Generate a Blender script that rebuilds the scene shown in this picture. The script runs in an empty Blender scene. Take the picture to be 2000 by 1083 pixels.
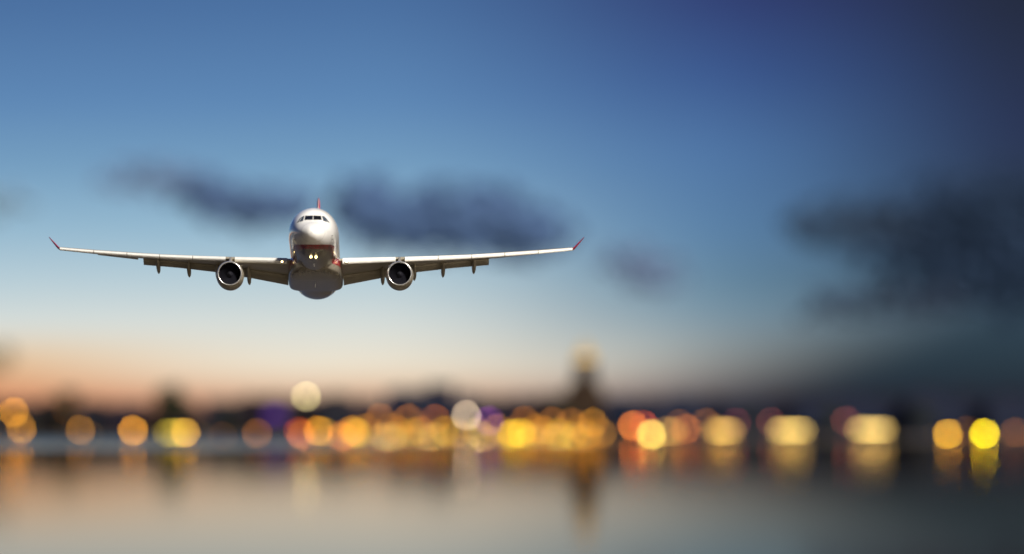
import bpy, bmesh, math, random
from mathutils import Vector, Matrix
random.seed(11)
PI = math.pi
scene = bpy.context.scene
COL = scene.collection

# ------------------------------------------------------------------ camera
FPX = 12075.0                       # focal length in pixels of a 2000 px wide frame
HORIZON = 844.0                     # image row of the horizon
CAM_H = 4.0
PLANE_D = 700.0                     # metres to the aircraft
TILT = math.atan((HORIZON - 541.5) / FPX)
cam_d = bpy.data.cameras.new('camera')
cam_d.sensor_width = 36.0
cam_d.lens = FPX * 36.0 / 2000.0
cam_d.clip_start = 1.0
cam_d.clip_end = 200000.0
cam_d.dof.use_dof = True
cam_d.dof.focus_distance = PLANE_D + 4
BLUR = 77.0                         # blur disc of infinity in those pixels
cam_d.dof.aperture_fstop = (cam_d.lens / 1000.0) / (BLUR * PLANE_D / FPX)
cam_d.dof.aperture_blades = 0
cam = bpy.data.objects.new('camera', cam_d)
cam.location = (0, 0, CAM_H)
cam.rotation_euler = (PI / 2 + TILT, 0, 0)
COL.objects.link(cam)
scene.camera = cam
CT, ST = math.cos(TILT), math.sin(TILT)
def ray(u, v):
    x, up = (u - 1000.0) / FPX, -(v - 541.5) / FPX
    return Vector((x, CT - up * ST, ST + up * CT))
def at(u, v, Y):                    # the point seen at (u, v) that lies Y metres out
    d = ray(u, v)
    return Vector((0, 0, CAM_H)) + d * (Y / d.y)

# ------------------------------------------------------------------ render settings
scene.view_settings.view_transform = 'Standard'
scene.view_settings.look = 'None'
scene.view_settings.exposure = 0.3
scene.view_settings.gamma = 1.0
scene.view_settings.use_curve_mapping = False
scene.render.engine = 'CYCLES'
scene.cycles.use_adaptive_sampling = False
scene.cycles.use_denoising = True
scene.cycles.denoiser = 'OPENIMAGEDENOISE'
scene.cycles.denoising_input_passes = 'RGB_ALBEDO_NORMAL'
scene.cycles.denoising_prefilter = 'ACCURATE'
scene.cycles.max_bounces = 6
scene.cycles.sample_clamp_indirect = 6.0

# ------------------------------------------------------------------ world
SUN_EL, SUN_AZ = math.radians(35), math.radians(150)     # azimuth clockwise from the view direction
def lin(c):
    return tuple(((x / 255) / 12.92 if x / 255 <= .04045 else ((x / 255 + .055) / 1.055) ** 2.4) for x in c)
world = bpy.data.worlds.new('World')
scene.world = world
world.use_nodes = True
W = world.node_tree
W.nodes.clear()
class NT:
    def __init__(s, t): s.t = t
    def n(s, typ, **kw):
        x = s.t.nodes.new(typ)
        for k, v in kw.items(): setattr(x, k, v)
        return x
    def link(s, a, b): s.t.links.new(a, b)
    def val(s, inp, v):
        if hasattr(v, 'is_linked'): s.link(v, inp)
        else: inp.default_value = v
    def math(s, op, a, b=0.0, c=None, clamp=False):
        m = s.n('ShaderNodeMath', operation=op, use_clamp=clamp)
        s.val(m.inputs[0], a); s.val(m.inputs[1], b)
        if c is not None: s.val(m.inputs[2], c)
        return m.outputs[0]
    def mix(s, f, a, b, mode='MIX'):
        m = s.n('ShaderNodeMix', data_type='RGBA', blend_type=mode)
        s.val(m.inputs[0], f)
        for i, v in ((6, a), (7, b)):
            if isinstance(v, tuple): m.inputs[i].default_value = (*v[:3], 1)
            else: s.link(v, m.inputs[i])
        return m.outputs[2]
    def ramp(s, f, stops, interp='LINEAR'):
        r = s.n('ShaderNodeValToRGB')
        r.color_ramp.interpolation = interp
        e = r.color_ramp.elements
        while len(e) < len(stops): e.new(0.5)
        for k, (p, c) in enumerate(stops):
            e[k].position = p; e[k].color = (*c[:3], 1)
        s.link(f, r.inputs[0])
        return r.outputs[0]
    def smooth(s, x, a, b):
        m = s.n('ShaderNodeMapRange', interpolation_type='SMOOTHSTEP')
        s.val(m.inputs[0], x); m.inputs[1].default_value = a; m.inputs[2].default_value = b
        return m.outputs[0]
nt = NT(W)
geo = nt.n('ShaderNodeTexCoord')
sep = nt.n('ShaderNodeSeparateXYZ'); nt.link(geo.outputs['Generated'], sep.inputs[0])
elev = nt.math('MAXIMUM', sep.outputs[2], 0.0)
p = nt.math('SQRT', elev)
def pos(v): return math.sqrt(max(0, (HORIZON - v) / FPX))
# afterglow side and night side of the dusk sky, by elevation
upper = [(pos(640), lin((216, 221, 216))), (pos(550), lin((182, 204, 214))), (pos(450), lin((147, 183, 206))), (pos(330), lin((114, 156, 191))),
         (pos(200), lin((89, 132, 179))), (pos(0), lin((67, 106, 157))), (0.42, lin((54, 90, 150))), (1.0, lin((34, 60, 118)))]
glow = nt.ramp(p, [(0.0, lin((160, 96, 80))), (pos(790), lin((188, 130, 108))), (pos(762), lin((222, 184, 152))), (pos(722), lin((239, 226, 203)))] + upper)
sunset = nt.ramp(p, [(0.0, lin((176, 90, 60))), (pos(790), lin((202, 122, 84))), (pos(762), lin((222, 154, 110))), (pos(725), lin((224, 176, 132))), (pos(685), lin((228, 200, 164)))] + upper)
mid = nt.ramp(p, [(0.0, lin((70, 56, 78))), (pos(800), lin((100, 90, 108))), (pos(775), lin((132, 120, 126))), (pos(735), lin((178, 171, 164))), (pos(690), lin((160, 168, 168))),
                  (pos(620), lin((118, 145, 162))), (pos(550), lin((96, 132, 158))), (pos(450), lin((84, 125, 165))), (pos(300), lin((72, 112, 162))), (pos(150), lin((50, 82, 140))),
                  (pos(0), lin((38, 54, 112))), (1.0, lin((20, 32, 76)))])
night = nt.ramp(p, [(0.0, lin((24, 22, 40))), (pos(790), lin((26, 28, 50))), (pos(745), lin((26, 42, 56))), (pos(680), lin((34, 55, 70))), (pos(600), lin((38, 60, 78))),
                    (pos(450), lin((32, 50, 76))), (pos(250), lin((26, 40, 78))), (pos(0), lin((18, 26, 55))), (1.0, lin((14, 22, 48)))])
az = nt.math('ARCTAN2', sep.outputs[0], sep.outputs[1])            # 0 straight ahead, + to the right
def azu(u): return (u - 1000) / FPX
turb = nt.n('ShaderNodeTexNoise'); turb.inputs['Scale'].default_value = 14.0; turb.inputs['Detail'].default_value = 2.0
nt.link(geo.outputs['Generated'], turb.inputs['Vector'])
tilted = nt.math('ADD', az, nt.math('MULTIPLY', nt.math('SUBTRACT', turb.outputs[0], 0.5), 0.014))
back = nt.smooth(az, -1.25, -0.35)                               # the afterglow ends again far round to the left
dusk = nt.mix(nt.smooth(tilted, azu(-150), azu(620)), sunset, glow)
dusk = nt.mix(nt.smooth(tilted, azu(660), azu(1520)), dusk, mid)
low = nt.math('MULTIPLY', nt.math('SUBTRACT', 0.019, nt.math('MINIMUM', elev, 0.019)), 2.3)   # the dark side reaches further in along the horizon
dusk = nt.mix(nt.smooth(nt.math('ADD', tilted, low), azu(1330), azu(2040)), dusk, night)
dusk = nt.mix(back, night, dusk)
sky = nt.n('ShaderNodeTexSky', sky_type='NISHITA', sun_disc=False)
sky.sun_elevation = SUN_EL
sky.sun_rotation = SUN_AZ
lowdusk = nt.n('ShaderNodeBackground'); lowdusk.inputs[1].default_value = 0.81
nt.link(dusk, lowdusk.inputs[0])
bg2 = nt.n('ShaderNodeBackground'); bg2.inputs[1].default_value = 0.002
nt.link(sky.outputs[0], bg2.inputs[0])
add = nt.n('ShaderNodeAddShader')
nt.link(lowdusk.outputs[0], add.inputs[0]); nt.link(bg2.outputs[0], add.inputs[1])
wo = nt.n('ShaderNodeOutputWorld')
nt.link(add.outputs[0], wo.inputs[0])

# ------------------------------------------------------------------ sun
sun_d = bpy.data.lights.new('sun', 'SUN')
sun_d.energy = 5.0
sun_d.angle = math.radians(3.0)
sun_d.color = (1.0, 0.94, 0.84)
sun = bpy.data.objects.new('sun', sun_d)
toward = Vector((math.sin(SUN_AZ) * math.cos(SUN_EL), math.cos(SUN_AZ) * math.cos(SUN_EL), math.sin(SUN_EL)))
sun.rotation_euler = toward.to_track_quat('Z', 'Y').to_euler()
sun.location = (0, 0, 200)
COL.objects.link(sun)

# ------------------------------------------------------------------ materials
def new_mat(name):
    m = bpy.data.materials.new(name); m.use_nodes = True
    t = NT(m.node_tree)
    b = m.node_tree.nodes['Principled BSDF']
    return m, t, b
def plain(name, col, rough=0.5, metal=0.0, var=0.18, scale=1.5, coat=0.0, spec=0.5):
    m, t, b = new_mat(name)
    tc = t.n('ShaderNodeTexCoord')
    nz = t.n('ShaderNodeTexNoise'); nz.inputs['Scale'].default_value = scale; nz.inputs['Detail'].default_value = 5
    t.link(tc.outputs['Object'], nz.inputs['Vector'])
    dark = tuple(c * (1 - var) for c in col); lite = tuple(min(1, c * (1 + var)) for c in col)
    t.link(t.ramp(nz.outputs[0], [(0.3, dark), (0.7, lite)]), b.inputs['Base Color'])
    b.inputs['Roughness'].default_value = rough
    b.inputs['Metallic'].default_value = metal
    b.inputs['Specular IOR Level'].default_value = spec if rough < .75 else .08
    b.inputs['Coat Weight'].default_value = coat
    return m
def glowing(name, col, strength):
    m, t, b = new_mat(name)
    b.inputs['Base Color'].default_value = (0.02 + .04 * col[0], 0.02 + .04 * col[1], 0.02 + .04 * col[2], 1)
    b.inputs['Specular IOR Level'].default_value = 0.1
    b.inputs['Emission Color'].default_value = (*col, 1)
    b.inputs['Emission Strength'].default_value = strength * 0.82
    return m

WHITE = (0.86, 0.85, 0.83)
RED = (0.30, 0.008, 0.02)
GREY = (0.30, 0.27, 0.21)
def livery():
    m, t, b = new_mat('airframe_livery')
    tc = t.n('ShaderNodeTexCoord')
    s = t.n('ShaderNodeSeparateXYZ'); t.link(tc.outputs['Object'], s.inputs[0])
    fc = t.n('ShaderNodeFloatCurve')
    cv = fc.mapping.curves[0]
    pts = [(0.0, -2.34), (5.0, -1.66), (8.0, -1.48), (16.0, -1.35), (20.0, -1.2), (28.0, -1.5), (40.0, -2.2), (64.0, -2.5)]
    pts = [(a / 64, (z + 4) / 4) for a, z in pts]
    cv.points[0].location = pts[0]; cv.points[1].location = pts[-1]
    for q in pts[1:-1]: cv.points.new(*q)
    for q in cv.points: q.handle_type = 'VECTOR'
    fc.mapping.update()
    t.link(t.math('DIVIDE', s.outputs[1], 64.0), fc.inputs['Value'])
    line = t.math('SUBTRACT', t.math('MULTIPLY', fc.outputs[0], 4.0), 4.0)
    h = t.math('SUBTRACT', s.outputs[2], line)                 # height over the stripe's upper edge
    nz = t.n('ShaderNodeTexNoise'); nz.inputs['Scale'].default_value = 0.9; nz.inputs['Detail'].default_value = 6
    mp = t.n('ShaderNodeMapping'); mp.inputs['Scale'].default_value = (3, 0.35, 1.5)
    t.link(tc.outputs['Object'], mp.inputs[0]); t.link(mp.outputs[0], nz.inputs['Vector'])
    white = t.ramp(nz.outputs[0], [(0.25, tuple(c * .93 for c in WHITE)), (0.6, WHITE)])
    grey = t.ramp(nz.outputs[0], [(0.3, tuple(c * .62 for c in GREY)), (0.65, GREY)])
    up = t.math('GREATER_THAN', h, 0.0)
    width = t.math('MULTIPLY_ADD', t.smooth(s.outputs[1], 13.0, 20.0), 0.30, 0.50)
    mid = t.math('MULTIPLY', t.math('GREATER_THAN', t.math('ADD', h, width), 0.0), t.math('LESS_THAN', s.outputs[1], 25.0))
    lower = t.mix(mid, grey, RED)
    seam = 0.0
    for at_ in (1.38, 5.4, 8.8, 12.2, 15.6, 22.6, 26.4, 30.2, 34.0, 38.0, 42.0):      # butt joints of the skin panels
        seam = t.math('MAXIMUM', seam, t.math('LESS_THAN', t.math('ABSOLUTE', t.math('SUBTRACT', s.outputs[1], at_)), 0.022))
    for ax in (0.0, 0.95):                                                            # gear door and keel joints under the belly
        seam = t.math('MAXIMUM', seam, t.math('MULTIPLY', t.math('LESS_THAN', s.outputs[2], -2.2), t.math('LESS_THAN', t.math('ABSOLUTE', t.math('SUBTRACT', t.math('ABSOLUTE', s.outputs[0]), ax)), 0.018)))
    skin_col = t.mix(up, lower, white)
    t.link(t.mix(t.math('MULTIPLY', seam, 0.55), skin_col, (0.05, 0.045, 0.04)), b.inputs['Base Color'])
    b.inputs['Roughness'].default_value = 0.24
    b.inputs['Coat Weight'].default_value = 0.6
    b.inputs['Coat Roughness'].default_value = 0.06
    return m
M = {
    'livery': livery(),
    'white': plain('gloss_white_paint', WHITE, 0.3, var=.04, coat=.3),
    'slat': plain('slat_metal', (0.80, 0.79, 0.75), 0.45, 0.0, var=.06),
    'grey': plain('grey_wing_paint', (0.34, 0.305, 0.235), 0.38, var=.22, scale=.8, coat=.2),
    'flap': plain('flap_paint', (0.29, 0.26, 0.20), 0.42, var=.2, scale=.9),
    'lip': plain('polished_aluminium', (0.80, 0.79, 0.76), 0.22, 0.85, var=.04),
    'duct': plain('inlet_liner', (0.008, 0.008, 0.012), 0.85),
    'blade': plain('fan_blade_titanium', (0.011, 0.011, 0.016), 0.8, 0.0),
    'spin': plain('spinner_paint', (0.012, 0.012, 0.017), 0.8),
    'mark': plain('spinner_mark', (0.05, 0.05, 0.055), 0.8),
    'hot': plain('exhaust_metal', (0.16, 0.14, 0.12), 0.4, 0.8),
    'red': plain('red_paint', (0.72, 0.008, 0.045), 0.32, var=.08, coat=.3),
    'glass': plain('cockpit_glass', (0.008, 0.009, 0.012), 0.08, var=.02),
    'sideglass': plain('cockpit_side_glass', (0.05, 0.07, 0.10), 0.06, var=.02),
    'seal': plain('window_seal', (0.10, 0.10, 0.10), 0.6),
    'dark': plain('dark_metal', (0.05, 0.048, 0.045), 0.5, .4),
    'landing': glowing('landing_light_glow', (1.0, 0.74, 0.30), 8.0),
}

# ------------------------------------------------------------------ mesh helpers
def tag(o, label=None, cat=None, group=None, kind=None):
    if label: o['label'] = label
    if cat: o['category'] = cat
    if group: o['group'] = group
    if kind: o['kind'] = kind
    return o
def mesh(name, verts, faces, mat, smooth=False, auto=None):
    me = bpy.data.meshes.new(name)
    me.from_pydata([tuple(v) for v in verts], [], faces)
    bm = bmesh.new(); bm.from_mesh(me)
    bmesh.ops.recalc_face_normals(bm, faces=bm.faces)
    bm.to_mesh(me); bm.free()
    me.materials.append(mat)
    if smooth:
        me.polygons.foreach_set('use_smooth', [True] * len(me.polygons))
        if auto:
            me.set_sharp_from_angle(angle=math.radians(auto))
    return me
def obj(name, me, parent=None, loc=None, rot=None, scale=None):
    o = bpy.data.objects.new(name, me)
    COL.objects.link(o)
    if parent: o.parent = parent
    if loc is not None: o.location = loc
    if rot is not None: o.rotation_euler = rot
    if scale is not None: o.scale = scale
    return o
def empty(name, loc=(0, 0, 0)):
    e = obj(name, None); e.location = loc; e.empty_display_size = 0.5
    return e
def loft(rings, cap=True, closed=True):
    n = len(rings[0]); V = [q for r in rings for q in r]; F = []
    for i in range(len(rings) - 1):
        for j in range(n if closed else n - 1):
            k = (j + 1) % n
            F.append((i * n + j, i * n + k, (i + 1) * n + k, (i + 1) * n + j))
    if cap and closed:
        F.append(tuple(range(n))); F.append(tuple(range((len(rings) - 1) * n, len(rings) * n)))
    return V, F
def join(parts):
    V, F = [], []
    for v, f in parts:
        o = len(V); V += list(v); F += [tuple(i + o for i in q) for q in f]
    return V, F
def box(x0, x1, y0, y1, z0, z1):
    V = [(x, y, z) for z in (z0, z1) for y in (y0, y1) for x in (x0, x1)]
    return V, [(0, 1, 3, 2), (4, 5, 7, 6), (0, 1, 5, 4), (2, 3, 7, 6), (0, 2, 6, 4), (1, 3, 7, 5)]
def lathe(profile, n=40, axis='Y', centre=(0, 0, 0)):
    rings = []
    for a, r in profile:
        ring = []
        for k in range(n):
            t = 2 * PI * k / n
            if axis == 'Y': q = (r * math.cos(t), a, r * math.sin(t))
            else: q = (r * math.cos(t), r * math.sin(t), a)
            ring.append((q[0] + centre[0], q[1] + centre[1], q[2] + centre[2]))
        rings.append(ring)
    return loft(rings, cap=False)
def interp(tab, x):
    if x <= tab[0][0]: return tab[0][1]
    for (a, p_), (b, q_) in zip(tab, tab[1:]):
        if x <= b: return p_ + (q_ - p_) * (x - a) / (b - a)
    return tab[-1][1]
def smoothtab(tab, x):                     # monotone-ish cubic through a table
    n = len(tab)
    if x <= tab[0][0]: return tab[0][1]
    if x >= tab[-1][0]: return tab[-1][1]
    i = next(k for k in range(n - 1) if x <= tab[k + 1][0])
    def sl(k):
        if k == 0: return (tab[1][1] - tab[0][1]) / (tab[1][0] - tab[0][0])
        if k == n - 1: return (tab[-1][1] - tab[-2][1]) / (tab[-1][0] - tab[-2][0])
        d0 = (tab[k][1] - tab[k - 1][1]) / (tab[k][0] - tab[k - 1][0]); d1 = (tab[k + 1][1] - tab[k][1]) / (tab[k + 1][0] - tab[k][0])
        return 0.0 if d0 * d1 <= 0 else 2 * d0 * d1 / (d0 + d1)
    x0, y0 = tab[i]; x1, y1 = tab[i + 1]; h = x1 - x0; t = (x - x0) / h
    return (y0 * (2 * t ** 3 - 3 * t * t + 1) + sl(i) * h * (t ** 3 - 2 * t * t + t) + y1 * (3 * t * t - 2 * t ** 3) + sl(i + 1) * h * (t ** 3 - t * t))

# ------------------------------------------------------------------ water, land
def water_material():
    m, t, b = new_mat('calm_river_water')
    tc = t.n('ShaderNodeTexCoord')
    mp = t.n('ShaderNodeMapping'); mp.inputs['Scale'].default_value = (0.004, 0.0016, 1)
    t.link(tc.outputs['Object'], mp.inputs[0])
    nz = t.n('ShaderNodeTexNoise'); nz.inputs['Scale'].default_value = 1.0; nz.inputs['Detail'].default_value = 3
    t.link(mp.outputs[0], nz.inputs['Vector'])
    sp = t.n('ShaderNodeSeparateXYZ'); t.link(tc.outputs['Object'], sp.inputs[0])
    breeze = t.smooth(t.math('ADD', sp.outputs[1], t.math('MULTIPLY', t.math('SUBTRACT', nz.outputs[0], .5), 500.0)), 1150.0, 1800.0)
    base = t.mix(nz.outputs[0], (0.066, 0.055, 0.038), (0.078, 0.065, 0.044))
    df = t.n('ShaderNodeBsdfDiffuse'); t.link(base, df.inputs[0])
    gl = t.n('ShaderNodeBsdfGlossy', distribution='BECKMANN')
    gl.inputs['Color'].default_value = (0.72, 0.64, 0.565, 1)
    t.link(t.math('MULTIPLY_ADD', t.math('MULTIPLY', breeze, t.math('MULTIPLY_ADD', t.smooth(sp.outputs[0], 10.0, -95.0), 0.8, 0.2)), 0.12, 0.044), gl.inputs['Roughness'])
    fr = t.n('ShaderNodeFresnel'); fr.inputs[0].default_value = 1.333
    mx = t.n('ShaderNodeMixShader')
    t.link(fr.outputs[0], mx.inputs[0]); t.link(df.outputs[0], mx.inputs[1]); t.link(gl.outputs[0], mx.inputs[2])
    t.link(mx.outputs[0], m.node_tree.nodes['Material Output'].inputs[0])
    return m
SHORE = 3000.0
def sheet(name, x0, x1, y0, y1, z, mat, nx=8, ny=8):
    V = [(x0 + (x1 - x0) * i / nx, y0 + (y1 - y0) * j / ny, z) for j in range(ny + 1) for i in range(nx + 1)]
    F = [(j * (nx + 1) + i, j * (nx + 1) + i + 1, (j + 1) * (nx + 1) + i + 1, (j + 1) * (nx + 1) + i) for j in range(ny) for i in range(nx)]
    return obj(name, mesh(name, V, F, mat))
tag(sheet('river', -60000, 60000, -20000, 100000, 0.0, water_material()), kind='structure')
EARTH = plain('dark_earth', (0.035, 0.03, 0.025), 0.9, scale=.02)
STONE = plain('quay_stone', (0.09, 0.08, 0.07), 0.85, scale=.4)
shore_me = mesh('shore', *join([box(-3000, 3000, SHORE + 4, 9000, -1, 0.9)]), EARTH)
tag(obj('shore', shore_me), kind='structure')
q_me = mesh('quay', *join([box(-2990, 2990, SHORE, SHORE + 3.9, -1, 1.1)]), STONE)
tag(obj('quay', q_me), kind='structure')

# ------------------------------------------------------------------ the airliner
APPARENT = math.radians(8.0)
d0 = ray(617, 486)
PITCH = APPARENT - math.asin(d0.z / d0.length)
anchor = at(617, 486, PLANE_D)
RX = Matrix.Rotation(-math.atan2(d0.x, d0.y), 4, 'Z') @ Matrix.Rotation(-PITCH, 4, 'X')   # heading along the line of sight
DESIGN = Matrix.Translation(anchor) @ RX @ Matrix.Translation((0, -20, 0))
DINV = DESIGN.inverted()
def P(u, v, s):                      # local point at station s that projects to (u, v)
    o = DINV @ Vector((0, 0, CAM_H)); d = DINV.to_3x3() @ ray(u, v)
    return o + d * ((s - o.y) / d.y)
YAW = math.radians(-0.62)
FINAL = Matrix.Translation(anchor + Vector((-0.12, 0, 0))) @ Matrix.Rotation(YAW, 4, 'Z') @ RX @ Matrix.Translation((0, -20, 0))
plane = empty('airliner')
plane.matrix_world = FINAL
tag(plane, 'white twin engine airliner with red stripe flying head-on above the water', 'airplane')

# fuselage: station, top, bottom, half width, height of greatest width
FUS = [(0.0, -0.84, -0.96, 0.06, -0.9), (0.12, -0.56, -1.24, 0.36, -0.9), (0.4, -0.28, -1.52, 0.68, -0.88), (0.9, 0.02, -1.80, 1.05, -0.82), (1.5, 0.33, -2.02, 1.38, -0.72),
       (2.1, 0.66, -2.19, 1.64, -0.6), (2.7, 1.17, -2.32, 1.87, -0.48), (3.3, 1.70, -2.43, 2.07, -0.36), (4.0, 2.10, -2.53, 2.27, -0.24), (5.0, 2.42, -2.62, 2.47, -0.12),
       (6.5, 2.68, -2.73, 2.66, -0.04), (8.5, 2.80, -2.80, 2.78, 0), (11, 2.82, -2.82, 2.82, 0), (26, 2.82, -2.82, 2.82, 0), (40, 2.82, -2.82, 2.82, 0), (44, 2.82, -2.62, 2.76, .05),
       (49, 2.81, -1.9, 2.5, .3), (54, 2.72, -0.85, 2.0, .7), (59, 2.4, 0.2, 1.25, 1.2), (62.5, 2.0, 0.95, .55, 1.45), (63.7, 1.65, 1.3, .14, 1.47)]
def fus(s):
    return [smoothtab([(f[0], f[k]) for f in FUS], s) for k in (1, 2, 3, 4)]
def fus_ring(s, n=56, grow=0.0):
    top, bot, w, zc = fus(s); r = []
    for k in range(n):
        t = 2 * PI * k / n; c, q = math.cos(t), math.sin(t)
        r.append(((w + grow) * c, s, zc + ((top - zc) if q > 0 else (zc - bot)) * q + grow * q))
    return r
st = [0, .04, .12, .25, .4, .6, .9, 1.2, 1.5, 1.8, 2.1, 2.4, 2.7, 3.0, 3.3, 3.65, 4.0, 4.5, 5, 5.7, 6.5, 7.5, 8.5, 10, 12, 15, 18, 21, 24, 27, 30, 33, 36, 39, 41, 43, 45, 47, 49, 51, 53, 55, 57, 59, 61, 62.5, 63.7]
V, F = loft([fus_ring(s) for s in st])
fuselage = obj('fuselage', mesh('fuselage', V, F, M['livery'], True, 50), plane)
def inside(x, z, s):
    top, bot, w, zc = fus(s)
    h = (top - zc) if z > zc else (zc - bot)
    return (x / max(w, 1e-4)) ** 2 + ((z - zc) / max(h, 1e-4)) ** 2 < 1
def skin(x, z):                      # station of the nose skin in front of (x, z)
    a, b = 0.0, 12.0
    for _ in range(40):
        m = (a + b) / 2
        if inside(x, z, m): b = m
        else: a = m
    return (a + b) / 2
def pane(quad, lift, n=5):           # quad of image offsets from the nose centre, wrapped on the skin
    def pt(u, v, k):
        s = 3.0
        for _ in range(6):
            q = P(617 + u, v, s); s = skin(q.x, q.z)
        return (q.x, s - k, q.z + k * 0.3)
    rings = []
    (a, b, c, d) = quad
    top, bot = [], []
    for k, out in ((lift, top), (-0.03, bot)):
        for j in range(n):
            for i in range(n):
                s, t = i / (n - 1), j / (n - 1)
                u = (a[0] * (1 - s) + b[0] * s) * (1 - t) + (d[0] * (1 - s) + c[0] * s) * t
                v = (a[1] * (1 - s) + b[1] * s) * (1 - t) + (d[1] * (1 - s) + c[1] * s) * t
                out.append(pt(u, v, k))
    V = top + bot; F = []
    for j in range(n - 1):
        for i in range(n - 1):
            F.append((j * n + i, j * n + i + 1, (j + 1) * n + i + 1, (j + 1) * n + i))
    rim = [i for i in range(n)] + [j * n + n - 1 for j in range(1, n)] + [n * (n - 1) + i for i in range(n - 2, -1, -1)] + [j * n for j in range(n - 2, 0, -1)]
    for i in range(len(rim)):
        p_, q_ = rim[i], rim[(i + 1) % len(rim)]
        F.append((p_, q_, q_ + n * n, p_ + n * n))
    return V, F
def grown(quad, g):
    cx = sum(q[0] for q in quad) / 4; cy = sum(q[1] for q in quad) / 4
    return [(q[0] + math.copysign(g, q[0] - cx), q[1] + math.copysign(g, q[1] - cy)) for q in quad]
for s_ in (-1, 1):
    # front pane, then two side panes, as offsets from the nose centre line
    for k, quad in enumerate(([(1.3, 422.2), (14.6, 422.6), (16.4, 429.4), (1.3, 429.2)],
                              [(17.6, 422.6), (21.6, 424.2), (26.6, 433.2), (20.6, 431.2)],
                              [(22.8, 424.8), (25.0, 426.4), (31.5, 434.8), (27.9, 433.8)])):
        q2 = [(s_ * a, b) for a, b in quad]
        w = obj('cockpit_window', mesh('cockpit_window', *pane(q2, 0.035), M['glass'] if k == 0 else M['sideglass'], True, 40), plane)
        obj('window_seal', mesh('window_seal', *pane(grown(q2, 0.9), 0.018), M['seal'], True, 40), w)
# air data probes on the nose
for sx in (-1, 1):
    for k, (s, z) in enumerate(((3.4, -0.9), (3.9, -1.25))):
        top, bot, w, zc = fus(s)
        x = w * math.sqrt(max(0, 1 - ((z - zc) / (zc - bot)) ** 2))
        pv, pf = lathe([(-.34, .008), (-.32, .03), (.05, .03), (.06, 0.0)], 8, 'Y', (sx * (x + .16), s, z))
        sv, sf = box(sx * x - .02 if sx > 0 else -x - .17, sx * x + .17 if sx > 0 else -x + .02, s - .02, s + .05, z - .02, z + .02)
        obj('pitot_probe', mesh('pitot_probe', *join([(pv, pf), (sv, sf)]), M['dark']), plane)

# belly fairing
BF = [(16.0, 1.0, -2.2, -1.6, -2.6), (17.6, 1.9, -2.0, -1.2, -2.86), (19.2, 2.55, -1.9, -0.9, -3.0), (21, 2.9, -1.85, -.7, -3.1), (23.5, 3.08, -1.8, -.6, -3.17), (28, 3.14, -1.8, -.6, -3.14),
      (31.5, 3.14, -1.8, -.6, -3.10), (33.4, 3.08, -1.8, -.65, -3.06), (34.6, 2.8, -1.85, -.8, -2.9), (36, 2.0, -1.9, -1.0, -2.6), (37, 1.2, -2.0, -1.4, -2.4)]
def bf_ring(s, w, zc, top, bot, n=44):
    r = []
    for k in range(n):
        t = 2 * PI * k / n; c, q = math.cos(t), math.sin(t); e = 2 / 5.0
        r.append((w * math.copysign(abs(c) ** e, c), s, zc + ((top - zc) if q > 0 else (zc - bot)) * math.copysign(abs(q) ** e, q)))
    return r
bst = [16, 16.8, 17.6, 18.4, 19.2, 20, 21, 22.2, 23.5, 26, 28, 30, 31.5, 32.6, 33.4, 34, 34.6, 35.3, 36, 36.5, 37]
V, F = loft([bf_ring(s, *[smoothtab([(f[0], f[k]) for f in BF], s) for k in (1, 2, 3, 4)]) for s in bst])
obj('belly_fairing', mesh('belly_fairing', V, F, M['livery'], True, 45), plane)

# wing tables: image rows by offset from the centre line (2000 px frame)
TOP = [(40, 503.5), (60, 503.0), (177, 501.0), (223, 499.8), (300, 497.3), (355, 494.3), (430, 489.7), (502, 484.3)]
BOT = [(40, 517.0), (60, 516.0), (177, 511.5), (273, 507.5), (355, 502.5), (450, 495.2), (502, 489.8)]
TE = [(40, 548), (58, 545), (177, 523), (273, 513), (348, 506.2), (430, 497), (502, 489.2)]
FLAP = [(40, 561), (58, 557), (140, 541.5), (195, 532.5), (273, 523.5), (340, 518.2)]
SC = FPX / PLANE_D
def s_le(du): return 20.3 + (du / SC - 2.9) * 0.615
def chord(du): return interp([(2.3, 12.8), (9.6, 8.1), (29.2, 2.5)], du / SC)
def s_te(du): return s_le(du) + chord(du)
def airfoil(x, le, te, tup, tlo, sgn, n=9, blunt=0.0):
    # ring of points from the leading edge over the top to the trailing edge and back below; le, te = (y, z)
    r = []
    c = (te[0] - le[0], te[1] - le[1])
    L = math.hypot(*c); nx, nz = -c[1] / L, c[0] / L
    def prof(t): return 2.969 * math.sqrt(t) - 1.26 * t - 3.516 * t * t + 2.843 * t ** 3 - 1.015 * t ** 4
    ts = [(1 - math.cos(PI * k / n)) / 2 for k in range(n + 1)]
    for t in ts: r.append((sgn * x, le[0] + c[0] * t + nx * (tup * prof(t) + blunt * t), le[1] + c[1] * t + nz * (tup * prof(t) + blunt * t)))
    for t in reversed(ts[1:]): r.append((sgn * x, le[0] + c[0] * t - nx * (tlo * prof(t) + blunt * t), le[1] + c[1] * t - nz * (tlo * prof(t) + blunt * t)))
    return r
def wing_geo(du):
    sl = s_le(du)
    a = P(617 + du, interp(TOP, du), sl + 0.3); b = P(617 + du, interp(BOT, du), sl + 0.15)
    t = P(617 + du, interp(TE, du), s_te(du))
    return sl, a, b, t
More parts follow.
